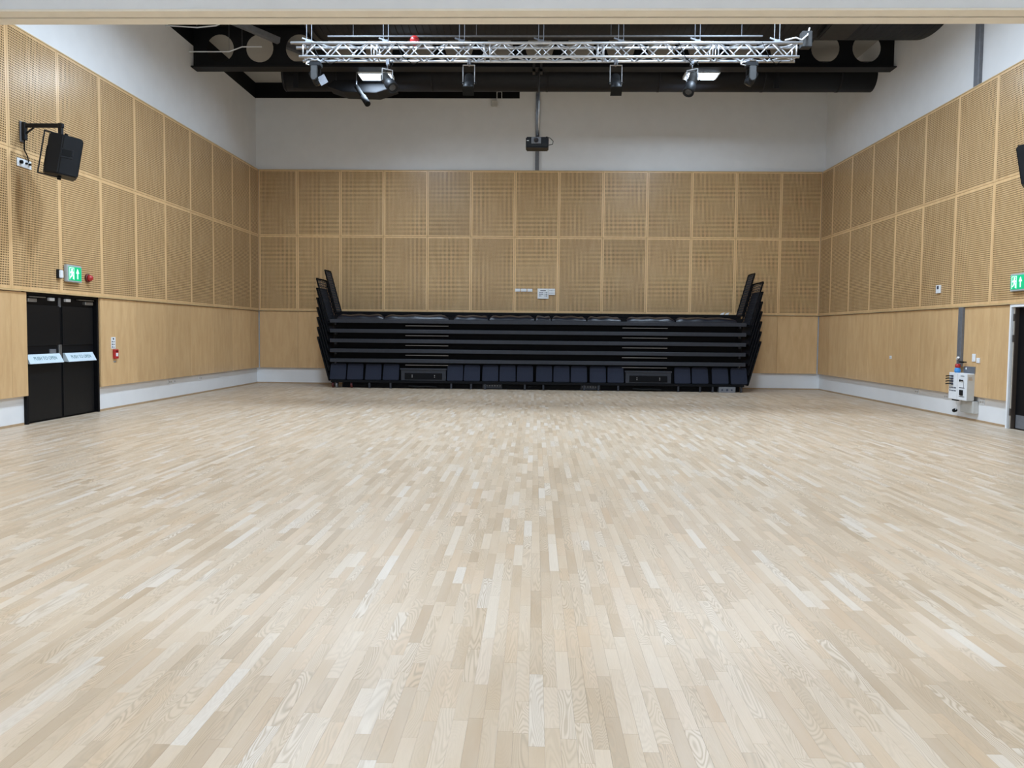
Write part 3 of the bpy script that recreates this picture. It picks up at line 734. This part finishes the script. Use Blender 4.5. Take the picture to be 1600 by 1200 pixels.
# top deck with folded cushions
obj('top_deck', B(SX0 + .02, SX1 - .02, SY + .5, 22.02, 1.96, 2.02), 'seatdark', seat, 0.004)
obj('top_back_rail', B(SX0 + .12, SX1 - .1, SY + .60, SY + .66, 2.0, 2.065), 'seatdark', seat, 0.006)
def cushion(x0, x1, y0, y1, z0, z1, waves):
    m = MB(); nx, ny = 24, 5; i = len(m.v)
    for a in range(nx + 1):
        for b in range(ny + 1):
            u, v = a / nx, b / ny
            eu = min(1, 8 * u, 8 * (1 - u)); ev = math.sin(PI * min(1, max(0, v)) * .5 + .35 if v < .7 else PI * .5)
            h = (z1 - z0) * (.55 + .45 * math.sin(min(1, eu) * PI / 2)) * (.45 + .55 * min(1, v * 3)) + .012 * math.sin(u * waves * PI + v * 2.2)
            m.v.append((x0 + (x1 - x0) * u, y0 + (y1 - y0) * v, z0 + h))
    for a in range(nx):
        for b in range(ny):
            p = i + a * (ny + 1) + b; m.f.append((p, p + ny + 1, p + ny + 2, p + 1))
    # skirt down to the base
    for a in range(nx):
        p, q = i + a * (ny + 1), i + (a + 1) * (ny + 1); j = len(m.v)
        m.v += [(m.v[p][0], y0, z0), (m.v[q][0], y0, z0)]; m.f.append((p, j, j + 1, q))
    return m
seat_c = [-5.264, -4.80, -4.31, -3.835, -2.116, -1.663, -1.172, -.712, -.248, .263, .724, 1.187, 1.69, 2.16, 3.925, 4.387, 4.916, 5.41]
for a, b, wv in ((-5.30, -4.05, 5), (-4.03, -2.30, 5), (-2.16, -1.25, 4), (-1.21, -.02, 5), (.02, .42, 2), (.46, 1.35, 4), (1.40, 2.28, 4), (2.44, 3.70, 5), (3.74, 5.33, 6)):
    obj('folded_cushion', cushion(a, b, SY + .10, SY + .56, 1.845, 1.975, wv), 'vinyl', seat, smooth=True)
# tipped seat backs along the front
sm = None
for c in seat_c:
    if sm is None:
        m = MB(); wd, ht = .216, .455
        poly = [(-wd + .012, 0), (wd - .012, 0), (wd, .02), (wd - .006, ht - .03), (wd - .03, ht), (-wd + .03, ht), (-wd + .006, ht - .03), (-wd, .02)]
        m.prism([(u, v) for u, v in poly], 'y', 0, .055)
        m.xform(Matrix.Translation((c, SY - .02, .226)) @ Matrix.Rotation(-.30, 4, 'X'))
        s0 = obj('seat_back', m, 'navy', seat, 0.012); sm = c; s = s0
        br = MB().box(c - .17, c - .13, SY + .08, SY + .22, .20, .50).box(c + .13, c + .17, SY + .08, SY + .22, .20, .50)
        obj('seat_bracket', br, 'seatdark', s0)
    else:
        s = s0.copy(); COL.objects.link(s); s.location.x = c - sm
        b2 = s0.children[0].copy(); COL.objects.link(b2); b2.parent = s
obj('kick_plate', MB().box(SX0 + .02, SX1 - .02, SY - .01, SY + .05, .15, .215), 'seatdark', seat, 0.004)
obj('rear_kick', MB().box(SX0 + .3, SX1 - .1, SY + .14, SY + .18, .012, .15), 'seatdark', seat)
# aisle step boxes
for a, b in ((-3.56, -2.36), (2.42, 3.62)):
    st_ = obj('aisle_step', MB().box(a, b, SY + .02, SY + .3, .22, .50), 'seatsteel', seat, 0.004)
    obj('step_edge', B(a - .02, b + .02, SY - .0, SY + .06, .50, .545), 'seatsteel', st_, 0.004)
    obj('step_plate', B(a + .1, b - .1, SY + .005, SY + .022, .25, .42), 'seatdark', st_, 0.003)
    for x in (a + .30, b - .30):
        for z in (.315, .36): obj('bolt', MB().tube((x, SY - .002, z), (x, SY + .01, z), .012, 8), 'steel', st_)
    obj('cable_bundle', MB().path([(a + .2, SY + .06, .07), (a + .45, SY + .03, .05), (a + .7, SY + .06, .06), (a + .95, SY + .03, .045)], .025, 8), 'rubber', seat)
for x in (-4.411, -3.842, -2.212, -1.681, -1.306, -.248, .245, 1.332, 1.705, 2.229, 3.816, 4.387, 4.72, 5.47):
    obj('leg', B(x - .025, x + .025, SY - .0, SY + .05, 0.0, .152), 'seatsteel', seat, 0.003)
for x in (-1.12, 1.50):
    vt = obj('vent_panel', B(x - .26, x + .26, SY + .09, SY + .11, .03, .14), 'seatsteel', seat)
    for k in range(7): obj('vent_slot', MB().tube((x - .21 + k * .07, SY + .082, .10), (x - .21 + k * .07, SY + .092, .10), .014, 8), 'nosing', vt)
for k, (x, mt) in enumerate(((-5.40, 'darkred'), (-5.30, 'galv'), (-4.90, 'darkred'))):
    ca = obj('castor', MB().tube((x - .022, SY + .08, .075), (x + .022, SY + .08, .075), .075, 18), mt, seat, smooth=True)
    obj('castor_fork', MB().box(x - .036, x - .026, SY + .04, SY + .12, .06, .17).box(x + .026, x + .036, SY + .04, SY + .12, .06, .17), 'seatsteel', ca)
cb = obj('control_box', B(4.875, 5.31, SY - .03, SY + .16, .0, .148), 'galv', seat, 0.006)
for x, r in ((4.96, .025), (5.09, .032), (5.21, .025)): obj('socket', MB().tube((x, SY - .036, .07), (x, SY - .028, .07), r, 12), 'ink', cb)
# end guards: leaning mesh panels, one per tier
def guard(side, k):
    ly = .95 if k < 7 else .6
    y0 = SY + .03 + .03 * k + (.45 if k == 7 else 0); z0 = .202 + .263 * k; ht, lean = 1.145, .31
    bx = (-5.50 if side < 0 else 5.645) + side * (.012 * k if k < 7 else -.02)
    P = lambda u, v: Vector((bx + side * lean * v, y0 + ly * u, z0 + ht * v + .0))
    m = MB()
    for a, b in ((P(0, 0), P(0, 1)), (P(0, 1), P(1, 1)), (P(1, 1), P(1, 0)), (P(1, 0), P(0, 0))): m.quadbar(a, b, .035, up=(1, 0, 0))
    g = obj('end_guard', m, 'seatdark', seat)
    w_ = MB(); nn = 9
    for j in range(-nn, nn):
        for s in (0, 1):
            ua, ub = j / nn, j / nn + .9
            va, vb = 0.0, 1.0
            pa, pb = [ua, va], [ub, vb]
            if pa[0] < 0: pa[1] = (0 - ua) / (ub - ua); pa[0] = 0
            if pb[0] > 1: pb[1] = (1 - ua) / (ub - ua); pb[0] = 1
            if pa[1] >= pb[1]: continue
            if s: pa[0], pb[0] = 1 - pa[0], 1 - pb[0]
            w_.quadbar(P(*pa), P(*pb), .009, up=(1, 0, 0))
    if k < 6: obj('infill_sheet', infill(P), 'seatsteel', g)
    else: tag(obj('wire_mesh', w_, 'seatsteel', g), kind='stuff')
def infill(P):
    m = MB(); e = Vector((.006, 0, 0))
    c = [P(.02, .02), P(.98, .02), P(.98, .98), P(.02, .98)]
    m.v = [tuple(q - e) for q in c] + [tuple(q + e) for q in c]
    m.f = [(0,1,2,3),(7,6,5,4),(0,4,5,1),(1,5,6,2),(2,6,7,3),(3,7,4,0)]
    return m
for side in (-1, 1):
    for k in range(8): guard(side, k)
for x, nm in ((5.06, 'nearer the middle of the stand'), (5.19, 'nearer the end guard')):
    t_ = thing('white_clip', 'small white clip on top of the folded seating, ' + nm, 'clip', (x, SY + .63, 2.066), 'white clips on the seating')
    obj('clip_body', MB().prism([(x - .05, 2.066), (x + .04, 2.066), (x + .055, 2.11), (x + .01, 2.12)], 'y', SY + .60, SY + .66), 'white', t_, 0.006)
    obj('clip_lever', MB().quadbar((x + .01, SY + .63, 2.105), (x + .07, SY + .63, 2.125), .014), 'white', t_)

# ------------------------------------------------------------------ loudspeakers on wall arms
def speaker(label, blabel, cx_, cy_, cz_, mir, wallx, arm_y, arm_z):
    """mir=+1: hung from the left wall, front to +X"""
    br = thing('speaker_bracket', blabel, 'bracket', (wallx, arm_y, arm_z - .3), 'speaker wall brackets')
    X = lambda d: wallx + mir * d
    def bx(a, b, y0, y1, z0, z1): return B(min(X(a), X(b)), max(X(a), X(b)), y0, y1, z0, z1)
    obj('wall_plate', bx(0.002, .025, arm_y - .05, arm_y + .05, arm_z - .25, arm_z + .06), 'galv', br, 0.004)
    obj('knuckle', bx(.025, .08, arm_y - .035, arm_y + .035, arm_z - .22, arm_z + .05), 'plast', br, 0.008)
    obj('arm', bx(.06, .66, arm_y - .025, arm_y + .025, arm_z - .03, arm_z + .03), 'plast', br, 0.006)
    obj('drop_post', bx(.585, .645, arm_y - .03, arm_y + .03, arm_z - .16, arm_z + .035), 'plast', br, 0.006)
    obj('stay', MB().quadbar((X(.05), arm_y, arm_z - .14), (X(.2), arm_y, arm_z - .03), .02), 'plast', br)
    obj('cable', MB().path([(X(.05), arm_y, arm_z - .2), (X(.03), arm_y + .02, arm_z - .36), (X(.03), arm_y + .10, arm_z - .45), (X(.02), arm_y + .13, arm_z - .53)], .009, 6), 'rubber', br)
    t_ = thing('loudspeaker', label, 'loudspeaker', (cx_, cy_, cz_), 'wall loudspeakers', local=True)
    # plan outline (x = front direction, y = width), rear narrower
    d, wd, ht = .22, .19, .30
    plan = [(d, -wd), (d, wd), (-.04, wd), (-d, wd - .09), (-d, -wd + .09), (-.04, -wd)]
    body = obj('cabinet', MB().prism(plan, 'z', -ht, ht), 'plast', t_, 0.016)
    obj('grille', B(d - .002, d + .012, -wd + .02, wd - .02, -ht + .03, ht - .03), 'rubber', body, 0.006)
    for s in (-1, 1):
        obj('handle_recess', MB().box(-.03, .09, s * wd - .004, s * wd + .004, -.015, .085), 'rubber', body, 0.002)
        obj('handle_rim', MB().box(-.045, .125, s * wd - .006, s * wd + .007, -.045, -.02).box(-.045, -.03, s * wd - .006, s * wd + .007, -.02, .095).box(.095, .125, s * wd - .006, s * wd + .007, .0, .095), 'plast', body, 0.003)
    obj('rear_panel', B(-d - .006, -d + .004, -.08, .08, -.2, .1), 'rubber', body, 0.003)
    yk = MB().box(-d - .075, -d - .055, -.03, .03, -ht - .03, ht + .03).box(-d - .075, .02, -.03, .03, ht + .015, ht + .03).box(-d - .075, .02, -.03, .03, -ht - .03, -ht - .015)
    obj('u_bracket', yk, 'plast', t_, 0.004)
    for s in (-1, 1): obj('pivot_knob', MB().tube((0, 0, s * (ht + .0)), (0, 0, s * (ht + .055)), .028, 12), 'rubber', t_)
    t_.rotation_euler = (0, 0.16, 0.62) if mir > 0 else (0, 0.16, PI - 0.62)
    del t_['_local']
    return t_
speaker('black loudspeaker tilted down from an arm over the double doors', 'black wall arm holding the loudspeaker over the double doors', -7.24, 11.86, 4.13, 1, XL, 11.86, 4.60)
speaker('black loudspeaker tilted down on the wall over the framed door', 'black wall arm holding the loudspeaker over the framed door', 7.47, 12.0, 4.12, -1, XR, 12.0, 4.60)
t_ = thing('socket_plate', 'white triple socket plate with black plugs below the speaker arm', 'socket', (XL, 11.9, 3.97))
obj('plate', B(XL + .001, XL + .02, 11.73, 12.06, 3.97, 4.095), 'white', t_, 0.004)
for y, r in ((11.80, .028), (11.92, .015), (12.0, .018)): obj('plug', MB().tube((XL + .015, y, 4.04), (XL + .05, y, 4.04), r, 10), 'rubber', t_)

# ------------------------------------------------------------------ signs and small fittings on the left wall
def exit_sign(side, yc, zc, label):
    s = 1 if side == 'L' else -1; xw = XL if side == 'L' else XR
    t_ = thing('exit_sign', label, 'exit sign', (xw, yc, zc - .15), 'green exit signs')
    def bx(a, b, y0, y1, z0, z1): return B(min(xw + s*a, xw + s*b), max(xw + s*a, xw + s*b), y0, y1, z0, z1)
    obj('housing', bx(.002, .06, yc - .215, yc + .215, zc - .145, zc + .145), 'frost', t_, 0.01)
    obj('face', bx(.055, .066, yc - .17, yc + .19, zc - .115, zc + .115), 'greenlit', t_, 0.003)
    m = MB(); a, b = (xw + s * .066, xw + s * .070); a, b = min(a, b), max(a, b)
    D = lambda u: yc + s * u           # u runs to the viewer's right
    def rect(u0, u1, z0, z1): m.box(a, b, min(D(u0), D(u1)), max(D(u0), D(u1)), zc + z0, zc + z1)
    def poly(pts): m.prism([(D(u), zc + z) for u, z in pts], 'x', a, b)
    # door leaf and running figure, then the arrow
    rect(-.155, -.148, -.10, .10); rect(-.155, -.03, .092, .10); rect(-.035, -.028, -.10, .10)
    m.tube((a, D(-.085), zc + .065), (b, D(-.085), zc + .065), .018, 12)
    poly([(-.11, .045), (-.07, .045), (-.062, -.01), (-.10, -.015)])
    poly([(-.07, .04), (-.04, .015), (-.045, .003), (-.072, .022)]); poly([(-.11, .04), (-.138, .012), (-.13, .002), (-.10, .025)])
    poly([(-.08, -.01), (-.062, -.01), (-.045, -.045), (-.048, -.09), (-.062, -.09), (-.06, -.048)]); poly([(-.10, -.012), (-.08, -.012), (-.10, -.055), (-.135, -.075), (-.14, -.062), (-.112, -.045)])
    rect(.065, .085, -.085, .02); poly([(.035, .01), (.075, .085), (.115, .01)])
    obj('pictogram', m, 'whitelit', t_)
exit_sign('L', 13.08, 2.44, 'green lit exit sign above the black double doors')
exit_sign('R', 13.02, 2.43, 'green lit exit sign above the framed door')
t_ = thing('emergency_spot', 'small white and black wall unit beside the exit sign over the double doors', 'wall unit', (XL, 12.73, 2.34))
obj('back_box', B(XL + .001, XL + .035, 12.66, 12.78, 2.335, 2.485), 'plast', t_, 0.006); obj('front_cover', B(XL + .035, XL + .06, 12.675, 12.775, 2.345, 2.475), 'white', t_, 0.01)
t_ = thing('alarm_beacon', 'red domed fire alarm beacon beside the exit sign', 'alarm', (XL, 13.55, 2.34))
obj('base_ring', MB().lathe((XL + .001, 13.55, 2.40), (1, 0, 0), [(0, .075), (.03, .075), (.035, .06)], 20), 'darkred', t_, smooth=True)
obj('dome', MB().lathe((XL + .03, 13.55, 2.40), (1, 0, 0), [(0, .058), (.03, .055), (.06, .04), (.075, .015)], 20), 'red', t_, smooth=True)
xp = XL - .02
t_ = thing('action_notice', 'narrow white printed notice above the red call point', 'notice', (xp, 14.40, 1.14))
obj('board', B(xp, xp + .006, 14.325, 14.475, 1.145, 1.36), 'white', t_, 0.001)
m = MB(); m.box(xp + .006, xp + .008, 14.385, 14.415, 1.31, 1.345).box(xp + .006, xp + .008, 14.375, 14.425, 1.322, 1.334)
for z in (1.275, 1.225, 1.175): m.box(xp + .006, xp + .008, 14.345, 14.375, z - .012, z + .012).box(xp + .006, xp + .008, 14.39, 14.445, z - .006, z + .004)
obj('printed_marks', m, 'ink', t_)
t_ = thing('call_point', 'red fire alarm call point beside the double doors', 'call point', (xp, 14.44, .95))
obj('case', B(xp, xp + .05, 14.375, 14.505, .955, 1.13), 'red', t_, 0.008); obj('glass', B(xp + .049, xp + .053, 14.405, 14.475, 1.0, 1.065), 'white', t_, 0.001)
obj('legend', MB().box(xp + .049, xp + .053, 14.40, 14.48, 1.085, 1.11), 'darkred', t_)
t_ = thing('legend_plate', 'tiny beige plate under the red call point', 'plate', (xp, 14.44, .88)); obj('plate', B(xp, xp + .006, 14.40, 14.48, .885, .915), 'greybox', t_, 0.002); obj('mark', B(xp + .006, xp + .007, 14.41, 14.47, .895, .903), 'ink', t_)
def socket(side, y, z, label, wd=.15, ht=.09, x=None, group=None, double=True):
    s = 1 if side == 'L' else -1; xw = (XL - REC if side == 'L' else XR + REC) if x is None else x
    t_ = thing('wall_socket', label, 'socket', (xw, y, z), group)
    def bx(a, b, y0, y1, z0, z1): return B(min(xw + s*a, xw + s*b), max(xw + s*a, xw + s*b), y0, y1, z0, z1)
    obj('plate', bx(0, .014, y - wd/2, y + wd/2, z, z + ht), 'white', t_, 0.003)
    for q in ((-1, 1) if double else (0,)): obj('outlet', bx(.014, .018, y + q * wd * .25 - .025, y + q * wd * .25 + .025, z + .02, z + ht - .03), 'greybox', t_, 0.002)
socket('L', 16.82, .33, 'white double socket on the plinth nearest the double doors')
socket('L', 17.02, .33, 'white socket beside the double socket on the plinth', .09, double=False)
socket('L', 18.36, .32, 'white socket on the plinth farther from the double doors', .16)
socket('R', 16.55, .335, 'pale socket on the plinth between end wall and power box')
socket('R', 15.38, .325, 'pale socket on the plinth just beyond the power box', .14)
socket('R', 14.16, .325, 'pale socket on the plinth between power box and framed door', .14)
socket('R', 17.64, 1.025, 'small white plate on the plywood beyond the power box', .09, .07, XR + .02, double=False)

# ------------------------------------------------------------------ right wall: trunking, power box, switches
t_ = thing('cable_trunking', 'grey trunking running down the wall to the white power box', 'trunking', (XR + .02, 14.74, 1.0))
obj('lower_channel', B(XR - .03, XR + .02, 14.70, 14.84, .98, Z_PAN0 - .024), 'galv', t_, 0.004)
obj('channel_lid', B(XR - .034, XR - .029, 14.72, 14.82, .99, Z_PAN0 - .03), 'galv', t_, 0.001)
t_ = thing('cable_trunking', 'grey trunking on the white plaster above the framed door side', 'trunking', (XR + .06, 14.68, Z_PAN1 + .03))
obj('channel', B(XR + .03, XR + REC - .001, 14.60, 14.76, Z_PAN1 + .024, 8.5), 'galv', t_, 0.004)
obj('channel_lid', B(XR + .026, XR + .031, 14.62, 14.74, Z_PAN1 + .03, 8.5), 'galv', t_, 0.001)
px0, px1 = XR - .12, XR + .02
t_ = thing('power_box', 'white stage power box with printed panel and black leads', 'power box', (XR - .05, 14.6, .37))
bd = obj('case', B(px0, px1, 14.30, 14.90, .37, .865), 'white', t_, 0.006)
obj('side_cover', B(px0 + .012, px1, 14.294, 14.299, .38, .85), 'greybox', bd)
obj('side_print', MB().box(px0 + .03, px0 + .09, 14.291, 14.295, .78, .795).box(px0 + .03, px0 + .10, 14.291, 14.295, .745, .762), 'skirt', bd)
obj('divider', B(px0 - .002, px0 + .002, 14.60, 14.606, .38, .85), 'greybox', bd)
for z in (.80, .755, .705, .655):
    j = obj('jack', MB().tube((px0 + .002, 14.76, z), (px0 - .03, 14.76, z), .016, 10), 'ink', bd)
    obj('lead', MB().path([(px0 - .03, 14.76, z), (px0 - .05, 14.84, z + .0), (px0 - .04, 14.93, z - .012)], .011, 6), 'rubber', bd)
m = MB()
for z in (.585, .53):
    for y in (14.84, 14.79, 14.74, 14.69, 14.65): m.box(px0 - .004, px0, y, y + .026, z - .012, z + .012)
for z, a, b in ((.815, 14.38, 14.50), (.60, 14.36, 14.54), (.44, 14.36, 14.54)): m.box(px0 - .003, px0, a, b, z - .006, z + .004)
m.box(px0 - .003, px0, 14.39, 14.396, .60, .73)
obj('printed_marks', m, 'ink', bd)
obj('breaker', B(px0 - .016, px0, 14.40, 14.51, .46, .56), 'plast', bd, 0.003)
obj('indicator', MB().box(px0 - .018, px0, 14.41, 14.47, .72, .745).box(px0 - .018, px0, 14.50, 14.52, .71, .75), 'rubber', bd, 0.002)
obj('gland_bar', B(px0 + .01, px0 + .06, 14.62, 14.80, .345, .37), 'rubber', bd, 0.004)
t_ = thing('wall_backplate', 'grey metal plate behind the top of the power box', 'plate', (XR + .01, 14.4, .865))
obj('sheet', B(XR + .0, XR + .02, 14.28, 14.64, .868, .99), 'galv', t_, 0.003); obj('screw', MB().tube((XR - .004, 14.55, .95), (XR + .002, 14.55, .95), .02, 10), 'white', t_)
for nm, mt, y, z0, z1, r, lab in (('blue_connector', 'blue', 14.70, .867, .955, .052, 'round blue power connector on the power box'), ('red_connector', 'red', 14.70, .957, 1.03, .045, 'round red power connector stacked over the blue one')):
    t_ = thing(nm, lab, 'connector', (XR - .075, y, z0))
    obj('shell', MB().lathe((XR - .075, y, z0), (0, 0, 1), [(0, r * .8), (.01, r), ((z1 - z0) * .7, r), (z1 - z0, r * .75)], 18), mt, t_, smooth=True)
    obj('collar', MB().lathe((XR - .075, y, z0 + .02), (0, 0, 1), [(0, r * 1.02), (.004, r * 1.1), (.016, r * 1.1), (.02, r * 1.02)], 18), mt, t_, smooth=True)
t_ = thing('cable_hook', 'white hooked lead end over the red connector', 'hook', (XR - .05, 14.78, 1.1))
obj('hook_tip', MB().path([(XR - .035, 14.80, 1.11), (XR - .06, 14.76, 1.125), (XR - .07, 14.70, 1.15)], .02, 8), 'white', t_); obj('stem', MB().tube((XR - .04, 14.78, 1.03), (XR - .04, 14.79, 1.12), .012, 8), 'galv', t_)
t_ = thing('black_handle', 'short black handle beside the trunking over the power box', 'handle', (XR, 14.6, 1.05))
obj('grip', MB().tube((XR - .05, 14.55, 1.065), (XR - .05, 14.68, 1.065), .016, 10), 'rubber', t_); obj('mount', B(XR - .05, XR + .019, 14.58, 14.60, 1.055, 1.075), 'rubber', t_)
t_ = thing('floor_trunk_box', 'beige box on the plinth below the power box', 'box', (XR + .06, 14.5, .13))
obj('case', B(XR + .0, XR + REC - .002, 14.27, 14.70, .14, .365), 'greybox', t_, 0.006); obj('lid', B(XR - .004, XR + .001, 14.29, 14.68, .155, .35), 'greybox', t_, 0.002)
t_ = thing('dangling_plug', 'black plug hanging on a lead below the power box', 'plug', (XR - .05, 14.72, .15))
obj('plug_body', MB().tube((XR - .06, 14.74, .165), (XR - .06, 14.80, .15), .035, 12), 'rubber', t_, smooth=True); obj('lead', MB().path([(XR - .06, 14.74, .17), (XR - .05, 14.72, .25), (XR - .07, 14.73, .345)], .008, 6), 'white', t_)
for lab, y0, y1, z0, z1 in (('tall white switch plate beside the trunking', 14.285, 14.385, 1.085, 1.225), ('short white switch plate beside the tall one', 14.145, 14.24, 1.065, 1.155)):
    t_ = thing('switch_plate', lab, 'switch', (XR + .01, (y0 + y1) / 2, z0), 'switch plates by the trunking')
    obj('plate', B(XR + .003, XR + .02, y0, y1, z0, z1), 'white', t_, 0.003); obj('rocker', B(XR - .002, XR + .004, y0 + .03, y1 - .03, z0 + .03, z1 - .03), 'white', t_, 0.002)
t_ = thing('room_controller', 'small white controller with dark display high on the perforated panels', 'controller', (XR, 15.62, 2.38))
obj('case', B(XR - .03, XR - .001, 15.54, 15.70, 2.38, 2.54), 'white', t_, 0.006); obj('display', B(XR - .033, XR - .029, 15.585, 15.655, 2.46, 2.525), 'ink', t_, 0.001)
for o in bpy.data.objects:
    if '_local' in o: del o['_local']
